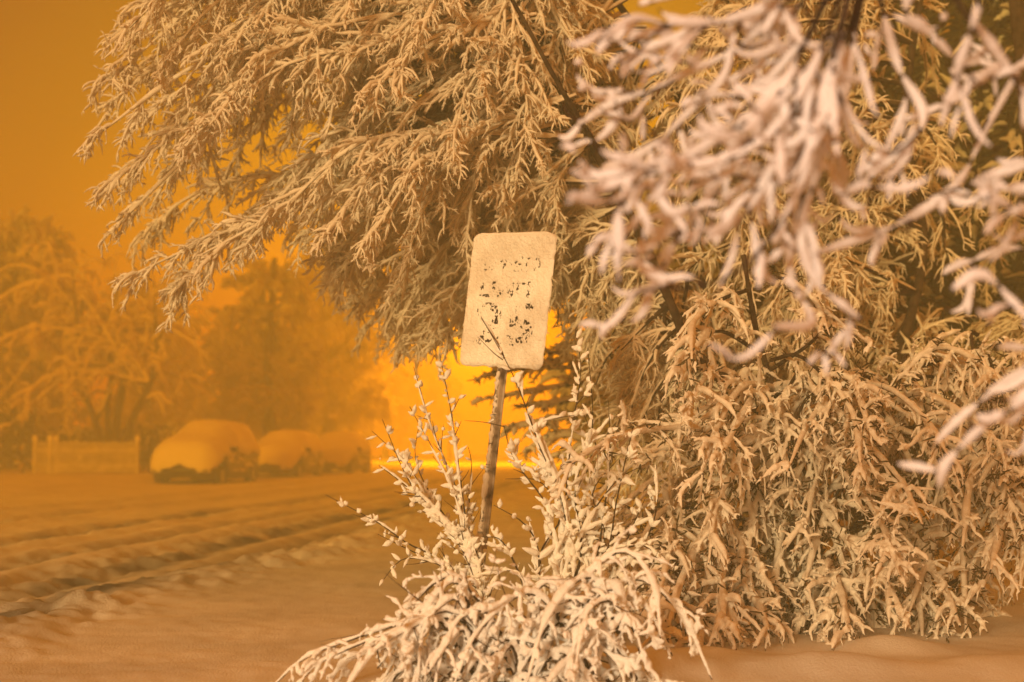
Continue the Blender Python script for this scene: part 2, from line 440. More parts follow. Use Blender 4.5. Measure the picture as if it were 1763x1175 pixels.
def make_car(name, label, x, y, s=1.0, paint=CARP, depth=.17, tall=1.0):
    c = thing(name, label, 'car', (x, y, ground_at(x, y) - .13), 'snowed-in cars parked along the far kerb')
    c.rotation_euler = (0, 0, math.radians(-90 - 6.8 + 0)); c.scale = (s, s, s)   # +x = nose, towards the camera
    hood = [(-2.3, .95), (-2.15, 1.02), (-1.7, 1.06), (1.0, 1.02), (1.7, .95), (2.15, .80), (2.3, .62)]
    roof = [(-2.2, 1.02), (-1.85, 1.42), (-1.2, 1.54), (-.2, 1.57), (.35, 1.50), (1.25, 1.03), (1.4, 1.0)]
    wid = [(-2.3, .70), (-2.1, .86), (-1.4, .91), (1.4, .91), (2.0, .86), (2.3, .66)]
    xs = np.concatenate([np.linspace(-2.3, -2, 5), np.linspace(-1.8, 1.8, 22), np.linspace(2, 2.3, 6)])
    def ring(xx):
        w_ = interp(xx, wid); h = interp(xx, hood)
        zb = .24
        for wx in (1.42, -1.38):     # wheel arches
            d = abs(xx - wx)
            if d < .38: zb = max(zb, .36 + math.sqrt(.38 ** 2 - d * d) * .92)
        pts = [(-w_ * .9, zb), (-w_ * .98, zb + .03), (-w_, max(.45, zb + .05)), (-w_ * .98, h - .10), (-w_ * .9, h - .02), (-w_ * .6, h + .01), (0, h + .03)]
        return [(a, b) for a, b in pts] + [(-a, b) for a, b in pts[-2::-1]]
    loft(xs, ring, 'body', paint, c)
    xs2 = np.linspace(-2.15, 1.35, 22)
    def ring2(xx):
        h = interp(xx, roof); b = .93; w_ = .80; wt = .80 - .16 * (h - b) / .6
        pts = [(-w_, b), (-(w_ * .5 + wt * .5), (b + h) / 2), (-wt, h - .07), (-wt * .8, h), (0, h + .02)]
        return pts + [(-p, q) for p, q in pts[-2::-1]]
    loft(xs2, ring2, 'cabin', GLASS, c)
    for sy in (-1, 1):
        for xx in (-.35, -1.3): b = Buf(); b.box((xx, sy * .76, 1.2), (.07, .06, .45)); b.build('door_pillar', paint, c, False)
        m = Buf(); m.box((.72, sy * .98, 1.06), (.11, .22, .15)); m.box((.72, sy * .86, 1.0), (.05, .12, .04)); m.build('mirror', TRIM, c, False)
        hl = Buf(); tubes(hl, np.array([[[2.26, sy * .42, .70], [2.22, sy * .62, .72], [2.08, sy * .80, .74]]]), np.array([[.05, .075, .05]]), 8); hl.build('headlight', LAMPM, c)
        for wx in (1.42, -1.38):
            wb = Buf(); a = np.linspace(0, 2 * math.pi, 29)
            prof = [(.18, -.10), (.30, -.11), (.335, -.07), (.335, .07), (.30, .11), (.18, .10)]
            V = np.array([[(wx + r * math.cos(t), sy * .80 + dy, .335 + r * math.sin(t)) for r, dy in prof] for t in a]).reshape(-1, 3)
            k = len(prof); ii = np.arange(28)[:, None] * k; j = np.arange(k - 1)[None]
            wb.add(V, np.stack([ii + j, ii + j + 1, ii + k + j + 1, ii + k + j], -1).reshape(-1, 4))
            tyre = wb.build('tyre', TYRE, c)
            rb = Buf()
            V = np.array([[(wx + r * math.cos(t), sy * (.80 + d), .335 + r * math.sin(t)) for r, d in ((.205, .10), (.185, .105), (.175, .06), (.02, .07))] for t in a]).reshape(-1, 3)
            ii = np.arange(28)[:, None] * 4; j = np.arange(3)[None]
            rb.add(V, np.stack([ii + j, ii + j + 1, ii + 5, ii + 4 + j], -1).reshape(-1, 4) if 0 else np.stack([ii + j, ii + j + 1, ii + 4 + j + 1, ii + 4 + j], -1).reshape(-1, 4))
            for sp_ in range(5):
                t = sp_ * 2 * math.pi / 5; R_ = np.array(Matrix.Rotation(-t, 3, 'Y'))
                rb.box(np.array([wx, sy * .885, .335]) + R_ @ np.array([.10, 0, 0]), (.18, .03, .05), R_)
            rb.build('rim', RIM, tyre)
    gr = Buf(); gr.box((2.29, 0, .38), (.06, 1.1, .16)); gr.build('grille', TRIM, c, False)
    bp_ = Buf()
    tubes(bp_, np.array([spline([(2.02, -.88, .5), (2.27, -.60, .5), (2.345, 0, .5), (2.27, .60, .5), (2.02, .88, .5)], 14)]), np.full((1, 14), .09), 8); bp_.build('bumper', paint, c)
    # the blanket of snow: over bonnet, windscreen, roof, and down the side glass
    top = [(-2.35, 1.0), (-2.25, 1.38), (-2.0, 1.58), (-1.4, 1.63), (.1, 1.63), (.6, 1.53), (1.25, 1.24), (1.8, 1.13), (2.15, 1.02), (2.33, .82), (2.38, .60)]
    low = [(-2.35, .80), (-1.9, 1.0), (-1.0, .93), (.3, .95), (.9, .88), (1.5, .84), (1.9, .70), (2.15, .52), (2.38, .40)]
    ws = [(-2.35, .74), (-2.1, .88), (-1.4, .95), (1.4, .97), (1.95, .95), (2.25, .80), (2.38, .55)]
    xs3 = np.linspace(-2.35, 2.38, 60)
    ph = rng.uniform(0, 9)
    def ring3(xx):
        t = interp(xx, top) + depth * tall; l = interp(xx, low) + .05 * math.sin(xx * 5 + ph) + .03 * math.sin(xx * 13 + ph); w_ = interp(xx, ws)
        l = min(l, t - .05)
        cab = float(np.clip((t - 1.25) / .3, 0, 1)); wt = w_ - .22 * cab
        pts = [(-w_ * .90, l), (-w_ * 1.02, l + .02)]
        for q in np.linspace(.10, 1, 11):
            a = q * math.pi / 2; e_ = .48
            yy = (wt + (w_ * 1.02 - wt) * (1 - math.sin(a))) * max(math.cos(a), 0) ** e_
            pts.append((-yy, l + .04 + (t - l - .04) * math.sin(a) ** .85))
        return pts + [(-p, q) for p, q in pts[-2::-1]]
    o = loft(xs3, ring3, 'snow_blanket', SNOW, c)
    me = o.data; n = len(me.vertices); cc = np.empty(n * 3, np.float32); me.vertices.foreach_get('co', cc); cc = cc.reshape(-1, 3)
    d = smooth_noise(cc[:, 0] + 20 + ph, cc[:, 1] + 10 + cc[:, 2], .5, 31) * .06 + smooth_noise(cc[:, 0] + 20, cc[:, 1] + 10 + cc[:, 2] * 2, .2, 32) * .03
    cc[:, 2] += d; cc[:, 1] += d * np.sign(cc[:, 1]) * .5; me.vertices.foreach_set('co', cc.ravel()); me.update()
    # wind-plastered snow on the doors
    for sy in (-1, 1):
        pt = Buf()
        for q in range(16):
            xx = rng.uniform(-1.9, 1.0); zz = rng.uniform(.45, .85)
            C = spline([(xx, sy * .915, zz), (xx + rng.uniform(.1, .35), sy * .915, zz + rng.uniform(-.03, .08)), (xx + rng.uniform(.4, .7), sy * .915, zz + rng.uniform(-.05, .12))], 6)
            tubes(pt, C[None], np.array([[.005, .03, .05, .04, .03, .004]]) * rng.uniform(.6, 1.1), 5)
        pt.build('door_snow', SNOW, c)
    return c

make_car('parked_car', 'nearest dark car buried under thick snow, front wheel and mirror showing', -9.05, 42.5, 1.05, depth=.26)
make_car('parked_car', 'low snow-covered car parked between the nearest and the farthest car', -8.0, 50.5, 1.0, tall=.9)
make_car('parked_car', 'farthest of the snowed-in cars, nearest the bright end of the street', -6.95, 57.3, 1.0)

# ------------------------------------------------------------------ street lamp
lx, ly = (775 - 881.5) / FPX * 84, 84.0
lamp = thing('street_lamp', 'tall thin street lamp beyond the cars, its head behind the snowy boughs', 'street lamp', (lx, ly, 0))
POLE = pmat('lamp_pole_metal', (.12, .11, .10), .6, .4)
lb = Buf(); tubes(lb, np.array([spline([(0, 0, -.1), (0, 0, 3), (0, 0, 8.2)], 12)]), taper_r(12, .12, .07), 10); lb.build('pole', POLE, lamp)
lb = Buf(); tubes(lb, np.array([spline([(0, 0, 8.0), (.1, 0, 8.7), (.8, 0, 9.0), (1.9, 0, 9.0)], 14)]), taper_r(14, .05, .035), 8); lb.build('arm', POLE, lamp)
lb = Buf(); tubes(lb, np.array([spline([(1.8, 0, 9.02), (2.1, 0, 9.03), (2.5, 0, 9.0)], 8)]), np.array([[.04, .10, .14, .15, .15, .14, .10, .03]]), 10); hd = lb.build('lamp_head', POLE, lamp)
GLOW = bpy.data.materials.new('lamp_glow'); GLOW.use_nodes = True
b_ = GLOW.node_tree.nodes['Principled BSDF']; b_.inputs['Emission Color'].default_value = (1, .5, .1, 1); b_.inputs['Emission Strength'].default_value = 30
lb = Buf(); tubes(lb, np.array([spline([(2.0, 0, 8.92), (2.2, 0, 8.90), (2.42, 0, 8.92)], 6)]), np.array([[.02, .08, .1, .1, .08, .02]]), 8); lb.build('lens', GLOW, hd)
ld = bpy.data.lights.new('sodium_light', 'POINT'); ld.energy = LAMP_W = 38000; ld.color = (1, .57, .22); ld.shadow_soft_size = .25
lo = bpy.data.objects.new('sodium_light', ld); COL.objects.link(lo); lo.parent = lamp; lo.location = (2.2, 0, 8.75)

# ------------------------------------------------------------------ picket fence
WOOD = pmat('white_painted_wood', (.62, .60, .57), .7, .3, noise_col((.5, .48, .45), (.68, .66, .63), 3))
FY = 47.5
fx0, fx1 = (62 - 881.5) / FPX * FY, (238 - 881.5) / FPX * FY
fz = ground_at(fx0, FY) 
fence = thing('picket_fence', 'white picket fence with snow on its rails below the leaning tree', 'fence', ((fx0 + fx1) / 2, FY, fz))
cx_ = (fx0 + fx1) / 2
n = 27
for i in range(n):
    x = fx0 + (fx1 - fx0) * (i + .5) / n - cx_
    b = Buf(); wv, tv, hv = .043, .011, .93
    V = [(-wv, -tv, 0), (wv, -tv, 0), (wv, tv, 0), (-wv, tv, 0), (-wv, -tv, hv), (wv, -tv, hv), (wv, tv, hv), (-wv, tv, hv), (0, -tv, hv + .07), (0, tv, hv + .07)]
    b.add(np.array(V) + (x, 0, .03), [[0, 1, 5, 4], [1, 2, 6, 5], [2, 3, 7, 6], [3, 0, 4, 7], [4, 5, 8, 8], [6, 7, 9, 9], [5, 6, 9, 8], [7, 4, 8, 9]])
    b.build('picket', WOOD, fence, False)
for z in (.25, .75):
    b = Buf(); b.box((0, .03, z), (fx1 - fx0, .035, .09)); r = b.build('rail', WOOD, fence, False)
for x in (fx0 - cx_, -1.0 + 0, (fx0 - cx_) * .7, fx1 - cx_):
    b = Buf(); b.box((x, .02, .55), (.12, .12, 1.1)); po = b.build('fence_post', WOOD, fence, False)
    b = Buf(); tubes(b, np.array([[(x, .02, 1.09), (x, .02, 1.15), (x, .02, 1.24), (x, .02, 1.30)]]), np.array([[.09, .10, .07, .01]]), 8); b.build('snow_cap', SNOW, po)
b = Buf(); X_ = np.linspace(fx0 - cx_, fx1 - cx_, 60)
tubes(b, np.stack([X_, np.full(60, .03), np.full(60, .80)], -1)[None], (.03 * rng.uniform(.6, 1.2, 60))[None], 7)
tubes(b, np.stack([X_, np.full(60, .03), np.full(60, .30)], -1)[None], (.025 * rng.uniform(.6, 1.2, 60))[None], 7)
for i in range(n):
    x = fx0 + (fx1 - fx0) * (i + .5) / n - cx_
    tubes(b, np.array([[(x, 0, .97), (x, 0, 1.03), (x + .01, 0, 1.08)]]), np.array([[.036, .042, .01]]) * rng.uniform(.7, 1.15), 6)
b.build('fence_snow', SNOW, fence)

# ------------------------------------------------------------------ big snow-laden trees
def tree_bufs(): return Buf(), Buf(), Buf()

def finish(t, bark, twig, snow, crown='crown_twigs', snowname='snow_load', smat=None, fuse=0):
    if bark.V: bark.build('trunk', BARK, t, world=True)
    if twig.V: twig.build(crown, TWIG, t, world=True)
    if snow.V:
        o = snow.build(snowname, smat or SNOWT, t, world=True)
        if fuse: clump(o, fuse)

def trunk(bark, pts, r0, r1, k=9, snow=None, sr=.05):
    C = spline(PV(pts), 40); n = len(C)
    R_ = np.linspace(r0, r1, n) * (1 + .08 * rng.standard_normal(n)); R_[:3] *= [1.5, 1.25, 1.08]
    tubes(bark, C[None], R_[None], k)
    if snow is not None:
        for q in range(5):                                     # snow plastered along the windward side in patches
            a = rng.integers(2, n - 12); m = rng.integers(5, 11); D = C[a:a + m] + [-.6 * r0, -.7 * r0, 0]
            tubes(snow, D[None], (np.sin(np.linspace(.1, 3.04, m)) * sr * rng.uniform(.6, 1.1, m))[None], 6)
    return C

# 1. the tree whose boughs arch over the street, top left
T1 = thing('arching_tree', 'large tree whose snow-laden boughs arch left over the street above the sign', 'tree', P(1330, 1040, 10.6))
bk, tw, sn = tree_bufs()
ta = trunk(bk, [(1338, 1060, 10.2), (1318, 800, 10.0), (1306, 690, 9.8), (1250, 650, 9.6), (1190, 600, 9.6), (1150, 510, 9.7), (1085, 370, 9.9), (985, 190, 10.0), (930, 90, 10.0), (870, -20, 10.1), (780, -220, 10.4)], .045, .02)
tb = trunk(bk, [(1230, 640, 10.7), (1200, 420, 11), (1180, 200, 11), (1100, 60, 11), (1010, -80, 11), (930, -260, 11.2)], .04, .025)
trunk(bk, [(1085, 370, 9.9), (1060, 310, 9.6), (1012, 228, 9.1), (985, 185, 8.9), (950, 125, 8.8), (915, 60, 8.8), (860, -40, 9.0)], .020, .012)
trunk(bk, [(1306, 700, 9.8), (1240, 655, 9.2), (1190, 605, 8.9), (1152, 515, 8.9), (1120, 440, 9.3), (1085, 370, 9.9)], .032, .022)
ends = [(165, 235, 9.6), (205, 60, 10.2), (160, 335, 9.9), (190, 400, 10.4), (215, 300, 10.8), (235, 470, 10.0), (300, 505, 10.2), (345, 440, 9.5),
        (455, 375, 9.9), (250, 180, 11.5), (255, -10, 10.8), (330, -60, 10.4), (280, 110, 9.6), (340, 230, 9.3),
        (410, 60, 9.5), (480, -30, 10), (520, 120, 9.4), (560, 400, 9.3), (520, 330, 10), (640, 410, 9.2),
        (590, 470, 10.8), (660, 540, 11.4), (700, 590, 11.8), (735, 580, 11.2), (770, 520, 10.6), (700, 470, 10.2), (640, 300, 9.3), (720, 380, 9.5), (800, 430, 9.8), (600, 200, 9.1), (680, 120, 9.2),
        (780, 260, 9.2), (860, 330, 9.6), (900, 250, 9.3), (830, 180, 9.4), (740, 30, 9.1), (600, -20, 9.3), (870, 80, 9.4), (950, 330, 9.9), (200, 130, 10.0), (410, 180, 11.3), (760, 330, 12.0), (560, 50, 11.6),
        (640, 480, 12.5), (730, 500, 12.8), (820, 480, 12.4), (880, 420, 12.6), (560, 250, 12.0), (700, 210, 12.2), (860, 160, 12.0), (420, -60, 12.0), (300, 30, 11.8),
        (930, 480, 12.6), (790, 560, 13.0), (690, 60, 12.4), (640, 560, 13.2)]
OUT = [(165, 240), (215, 60), (280, -60), (700, -120), (1050, -60), (1060, 200), (1000, 480), (930, 520), (760, 585), (715, 590), (620, 480), (560, 420), (500, 350), (430, 330), (370, 410), (330, 470), (220, 480), (170, 400), (165, 330)]
def inside(x, y, poly):
    c = False
    for (x1, y1), (x2, y2) in zip(poly, poly[1:] + poly[:1]):
        if (y1 > y) != (y2 > y) and x < (x2 - x1) * (y - y1) / (y2 - y1) + x1: c = not c
    return c
for q in range(34):
    x = rng.uniform(480, 780); y = np.interp(x, (480, 560, 780), (330, 400, 560)) + rng.uniform(0, 100); ends.append((x, min(y, 600), rng.uniform(10.8, 14.5)))
ends += [(960, 560, 11), (985, 520, 11.5), (1005, 590, 11.8), (950, 455, 10.8), (1025, 545, 11.2), (1000, 470, 12.4), (970, 590, 12.5), (940, 540, 12.8)]
while len(ends) < 185:
    x, y = rng.uniform(150, 1060), rng.uniform(-120, 590)
    if inside(x, y, OUT) and not (380 < x < 490 and 200 < y < 340 and rng.random() < .5): ends.append((x, y, rng.uniform(9.0, 13.0)))
lim = []
for i, (x, y, Y) in enumerate(ends):
    src = ta if rng.random() < .6 else tb
    f = np.clip(.62 + .38 * (1 - (y + 60) / 560) + rng.normal(0, .05), .5, .99)
    a = src[int(f * 39)] + [rng.normal(0, .08), (Y - 10.4) * .25, 0]
    lim.append(arc_limb(a, P(x, y, Y), rng.uniform(.05, .20), 14, .035))
lim = np.array(lim)
snowy_limbs(lim, bk, sn, tw, .015, .004, .021, d1=13, L1=.60, d2=34, L2=.15, d3=15, L3=.05, droop1=.12, droop2=.24, rs1=.014, rs2=.0085, rs3=.0062, bare=.25, ang=.52, planar=.2)
finish(T1, bk, tw, sn)

# 2. second trunk group filling the right side
T2 = thing('leaning_tree', 'dense snow-covered tree with dark trunks filling the right edge behind the near bough', 'tree', P(1500, 1010, 11.6))
bk, tw, sn = tree_bufs()
tc_ = trunk(bk, [(1490, 1020, 11.6), (1480, 880, 11.6), (1510, 760, 11.5), (1540, 640, 11.5), (1590, 430, 11.6), (1560, 200, 11.7), (1600, -100, 11.8), (1640, -350, 12)], .045, .025)
td = trunk(bk, [(1402, 1020, 12.1), (1396, 800, 12.1), (1400, 650, 12.1), (1380, 420, 12.2), (1420, 150, 12.3), (1430, -200, 12.3)], .085, .045, snow=sn)
te = trunk(bk, [(1820, 1000, 12), (1800, 500, 12), (1760, 100, 12), (1720, -300, 12)], .10, .05)
lim = []
for i in range(225):
    x = rng.uniform(960, 1850) if i > 85 else rng.uniform(960, 1300); y = rng.uniform(60, 900)
    if x > 1440 and y < 380 and rng.random() < .93: continue
    if x < 1060 and y > 600: continue
    if 1120 < x < 1240 and 450 < y < 680: continue
    Y = rng.uniform(9.6, 13.2) if x < 1450 else rng.uniform(10.6, 14)
    src = (ta, tc_, td, te)[0 if x < 1080 else int(rng.choice([1, 2])) if x < 1650 else 3]
    zt = P(x, y, Y)[2]; f = np.clip(np.interp(zt + rng.uniform(.1, .8), src[:, 2], np.linspace(0, 1, 40)), .15, .99)
    lim.append(arc_limb(src[int(f * 39)], P(x, y, Y), rng.uniform(.10, .28), 14, .05))
for i in range(34):
    x = rng.uniform(1010, 1200); y = rng.uniform(540, 800); zt = P(x, y, 10.5)[2]
    f = np.clip(np.interp(zt + rng.uniform(.2, .8), ta[:, 2], np.linspace(0, 1, 40)), .15, .99)
    lim.append(arc_limb(ta[int(f * 39)], P(x, y, rng.uniform(9.6, 11.8)), rng.uniform(.12, .3), 14, .05))
lim = np.array(lim)
snowy_limbs(lim, bk, sn, tw, .022, .005, .018, d1=10, L1=.5, d2=26, L2=.16, d3=8, L3=.06, droop1=.2, droop2=.26, rs1=.014, rs2=.0085, rs3=.0062, bare=.3, ang=.65, planar=.25)
finish(T2, bk, tw, sn)

# 3. drooping shrub/juniper on the lower right
T3 = thing('drooping_evergreen', 'bent evergreen with long drooping snow-weighted sprays on the lower right', 'tree', P(1400, 1080, 8.7))
bk, tw, sn = tree_bufs()
tj = trunk(bk, [(1372, 1110, 8.7), (1362, 960, 8.75), (1360, 840, 8.75), (1350, 740, 8.7), (1322, 640, 8.75), (1300, 560, 8.8), (1280, 440, 8.9)], .028, .016)
tj2 = trunk(bk, [(1470, 1100, 9.1), (1480, 900, 9.1), (1505, 800, 9.1), (1530, 720, 9.1), (1560, 610, 9.2)], .028, .012)
spec = [[(1350, 765), (1280, 770), (1215, 820), (1160, 900), (1120, 1010)], [(1345, 760), (1250, 745), (1150, 740), (1060, 755), (985, 800)],
        [(1355, 770), (1400, 850), (1460, 930), (1520, 1000), (1570, 1085)], [(1355, 765), (1420, 770), (1480, 800), (1560, 870)], [(1340, 770), (1270, 830), (1240, 900), (1215, 1010)],
        [(1360, 790), (1370, 870), (1390, 960), (1400, 1060)], [(1350, 780), (1310, 860), (1290, 960), (1300, 1080)], [(1330, 700), (1260, 640), (1210, 660), (1180, 720)],
        [(1300, 600), (1240, 570), (1190, 610), (1175, 660)], [(1330, 680), (1420, 640), (1470, 680), (1500, 740)], [(1320, 640), (1390, 600), (1440, 560), (1500, 600)],
        [(1345, 770), (1240, 790), (1130, 830), (1060, 880), (1020, 960)], [(1530, 740), (1600, 740), (1660, 800), (1700, 880)], [(1500, 840), (1580, 860), (1640, 920), (1680, 1000)],
        [(1480, 900), (1430, 930), (1400, 1000), (1390, 1070)], [(1550, 650), (1620, 600), (1700, 640), (1760, 720)], [(1490, 880), (1560, 930), (1620, 1000), (1650, 1080)],
        [(1350, 800), (1250, 880), (1180, 980), (1150, 1080)], [(1360, 860), (1420, 900), (1450, 980), (1470, 1080)], [(1350, 850), (1300, 900), (1230, 990), (1200, 1090)],
        [(1330, 720), (1400, 720), (1440, 760), (1460, 850)], [(1310, 620), (1250, 680), (1230, 740), (1230, 800)], [(1290, 500), (1230, 520), (1200, 560), (1190, 620)],
        [(1290, 480), (1350, 480), (1400, 520), (1430, 580)], [(1520, 720), (1580, 680), (1640, 700), (1720, 760)], [(1540, 760), (1640, 780), (1720, 840), (1780, 920)],
        [(1320, 760), (1200, 760), (1110, 790), (1040, 850), (990, 930)], [(1360, 800), (1330, 900), (1340, 1000), (1340, 1100)], [(1480, 980), (1520, 1010), (1560, 1060), (1590, 1100)]]
for q in range(32):
    x0 = rng.uniform(1250, 1620); y0 = rng.uniform(620, 900); sx = rng.choice([-1, 1]); w_ = rng.uniform(60, 190); dr_ = rng.uniform(90, 230)
    if x0 - w_ < 1180 and sx < 0 and y0 < 720: sx = 1
    spec.append([(x0, y0), (x0 + sx * w_ * .4, y0 - 5), (x0 + sx * w_ * .8, y0 + dr_ * .45), (x0 + sx * w_, min(y0 + dr_, 1150))])
for q in range(22):
    x0 = rng.uniform(1600, 1800); y0 = rng.uniform(560, 900); w_ = rng.uniform(-90, 120)
    spec.append([(x0, y0), (x0 + w_ * .4, y0), (x0 + w_ * .8, y0 + 80), (x0 + w_, min(y0 + rng.uniform(120, 260), 1120))])
for q in range(34):
    x0 = rng.uniform(1080, 1560); y0 = rng.uniform(860, 1010); w_ = rng.uniform(-120, 60)
    spec.append([(x0, y0), (x0 + w_ * .4, y0), (x0 + w_ * .8, y0 + 50), (x0 + w_, min(y0 + rng.uniform(80, 180), 1150))])
for q in range(26):
    x0 = rng.uniform(1120, 1790); y0 = rng.uniform(990, 1080); w_ = rng.uniform(-130, 130)
    spec.append([(x0, y0), (x0 + w_ * .4, y0 - 15), (x0 + w_ * .8, y0 + 30), (x0 + w_, y0 + rng.uniform(70, 120))])
lim = []
for s_ in spec:
    Y0 = 8.75 if s_[0][0] < 1450 else 9.1; dY = rng.uniform(-1.9, .3)
    lim.append(spline([P(x + rng.normal(0, 6), y, Y0 + dY * j / (len(s_) - 1)) for j, (x, y) in enumerate(s_)], 14))
lim = np.array(lim)
snowy_limbs(lim, bk, sn, tw, .014, .004, .028, d1=11, L1=.42, d2=28, L2=.12, d3=9, L3=.05, droop1=.15, droop2=.22, rs1=.0145, rs2=.0080, rs3=.006, bare=.35, ang=.75, planar=.42)
# a little dark needle foliage shows under the snow
c1, _ = spawn(lim, 10, .35, .8, .25, 6); c2, _ = spawn(c1, 20, .08, .8, .05, 3)
ng = Buf(); tubes(ng, c2, np.tile([.004, .005, .001], (len(c2), 1)), 3)
finish(T3, bk, tw, sn, fuse=.006); ng.build('needles', OLIVE, T3, world=True)

# 4. dark spruce behind the sign post
T4 = thing('dark_spruce', 'small dark spruce with bare needle tips showing behind the right of the sign post', 'tree', P(1190, 860, 15))
bk, tw, sn = tree_bufs(); ng = Buf()
ts = trunk(bk, [(1185, 905, 15), (1183, 700, 15), (1180, 450, 15), (1175, 250, 15)], .11, .03)
lim = []
for q in range(3):
    f = rng.uniform(.12, .95); az = rng.uniform(0, 2 * math.pi); a = ts[int(f * 39)]
    L = 1.35 * (1.1 - f * .75); b = a + [L * math.cos(az), L * math.sin(az) * .8, rng.uniform(-.30, .05) * L]
    lim.append(arc_limb(a, b, .04, 12, .03))
for (x, y) in ((822, 690), (815, 655), (850, 640), (870, 740), (900, 780), (890, 700), (930, 610), (960, 790)):
    lim.append(arc_limb(ts[int(np.interp(P(x, y, 14.6)[2] + .1, ts[:, 2], np.arange(40)))], P(x, y, 14.6), .05, 12, .03))
lim = np.array(lim)
tubes(bk, lim, taper_r(12, .018, .005, len(lim)), 5)
c1, _ = spawn(lim, 10, .42, .75, .06, 8, .06, .2, 1, .18)
tubes(tw, c1, taper_r(8, .005, .003, len(c1)), 3)
allc = np.concatenate([c1, lim[:, ::1][:, [0, 2, 3, 5, 6, 8, 10, 11]]])
c2, _ = spawn(allc, 42, .075, .75, .02, 3, .05, .1, 1, .5, 0)
tubes(ng, c2, np.tile([.006, .007, .002], (len(c2), 1)), 3)
sel = rng.random(len(c1)) < .9
tubes(sn, c1[sel], snow_r(c1[sel], .026, .4, .3), 5, up=.7)
tubes(sn, lim, snow_r(lim, .03, .4, .3), 5, up=.7)
finish(T4, bk, tw, sn); ng.build('needles', DARKG, T4, world=True)

# ------------------------------------------------------------------ background trees, each its own
FARS = pmat('far_tree_snow', (.66, .62, .56), .9, .1, noise_col((.36, .32, .26), (.74, .71, .67), 1.3, lo=.35, hi=.65))
def far_tree(label, base, H_, W_, Y, style, nl=40, sc=1.0, group='snowy trees beyond the street', name='snowy_tree', topx=None, leafy=1.0, smat=None, dark=False):
    """base (px) x; H_ crown top py; W_ half width px"""
    bx = (base - 881.5) / FPX * Y; gzz = ground_at(bx, Y)
    t = thing(name, label, 'tree', (bx, Y, gzz), group)
    bk, tw, sn = tree_bufs()
    ztop = P(base, H_, Y)[2]; h = ztop - gzz; wm = W_ / FPX * Y
    tx = bx if topx is None else (topx - 881.5) / FPX * Y
    C = spline([(bx, Y, gzz - .1), (bx + .1 * h * rng.normal(0, .3), Y, gzz + .4 * h), (tx, Y, gzz + h * .96)], 40)
    tubes(bk, C[None], np.linspace(.035, .012, 40)[None] * h, 8)
    lim = []
    for q in range(nl):
        f = rng.uniform(.18, .97) if style != 'arch' else rng.uniform(.15, .6)
        a = C[int(f * 39)]; az = rng.uniform(0, 2 * math.pi)
        if style == 'cone': L = wm * (1.08 - f) * rng.uniform(.8, 1.15); dz = rng.uniform(-.25, .1) * L; rise = .06
        elif style == 'round': L = wm * math.sqrt(max(.12, 1 - ((f - .5) / .55) ** 2)) * rng.uniform(.7, 1.1); dz = rng.uniform(-.2, .5) * L * (1 if f < .8 else .6); rise = .1
        else: L = wm * rng.uniform(.5, 1.1); dz = (h - (a[2] - gzz)) * rng.uniform(-.25, .72); rise = .32
        b = a + [L * math.cos(az), L * math.sin(az) * .8, dz]; b[2] = max(b[2], gzz + .25); b[2] = min(b[2], ztop)
        lim.append(arc_limb(a, b, rise, 12, .05))
    lim = np.array(lim)
    tubes(bk, lim, taper_r(12, .008 * h, .002 * h, nl), 5)
    tubes(sn, lim, snow_r(lim, .011 * h, .3, .3), 5, up=.6)
    k1 = 5.5 * leafy * 5 / h; L1 = .16 * h
    c1, _ = spawn(lim, k1 * 2, L1, .8, .22, 7, .12, .12, 1, .45)
    tubes(tw, c1, taper_r(7, .0016 * h, .0008 * h, len(c1)), 3)
    tubes(sn, c1, snow_r(c1, .0065 * h, .35, .2), 4, up=.5)
    if dark:
        ng = Buf(); c3, _ = spawn(c1, k1 * 9, .07 * h, .8, .1, 3, .1, .05, 1, .5, .3); tubes(ng, c3, np.tile([.004, .006, .002], (len(c3), 1)) * h, 3); ng.build('needles', DARKG, t, world=True)
    c2, _ = spawn(c1, k1 * (1.5 if dark else 5), .065 * h, .8, .25, 4, .15, .05, 1, .5, .3)
    tubes(sn, c2, snow_r(c2, .0068 * h, .4, .2, flat=.8)[:, :4], 4, up=.3)
    finish(t, bk, tw, sn, smat=smat or FARS)
    return t

FT = [
 ('round snowy tree at the left edge, reaching the highest there', 20, 362, 135, 58, 'round', 50),
 ('spreading snowy tree rising just behind the leaning trunks by the fence', 250, 470, 120, 78, 'round', 46),
 ('tall hazy conifer standing above the parked cars', 565, 385, 150, 78, 'cone', 70),
 ('rounded hazy tree close left of the tall conifer', 470, 430, 80, 60, 'round', 44),
 ('low snowy tree directly behind the nearest car', 395, 560, 110, 66, 'round', 44),
 ('bushy snowy tree behind the two farther cars', 520, 600, 100, 84, 'round', 50),
 ('pale tree at the left side of the bright gap, before the lamp glow', 665, 600, 75, 100, 'round', 44),
 ('faint tall tree left of the street lamp behind the boughs', 690, 520, 100, 108, 'round', 50),
]
for a in FT: far_tree(*a)
for i, (x, top, wd_, Y) in enumerate(((1200, 120, 230, 22), (1500, -160, 250, 17), (1790, -200, 270, 16))):
    far_tree(('tall snowy tree looming behind the right of the arching tree', 'tall dim tree behind the leaning tree, mostly hidden', 'darkest tall tree behind the far right edge')[i], x, top, wd_, Y, 'cone', 90, group='tall trees behind the right-hand trees', dark=i > 0, leafy=1.6)

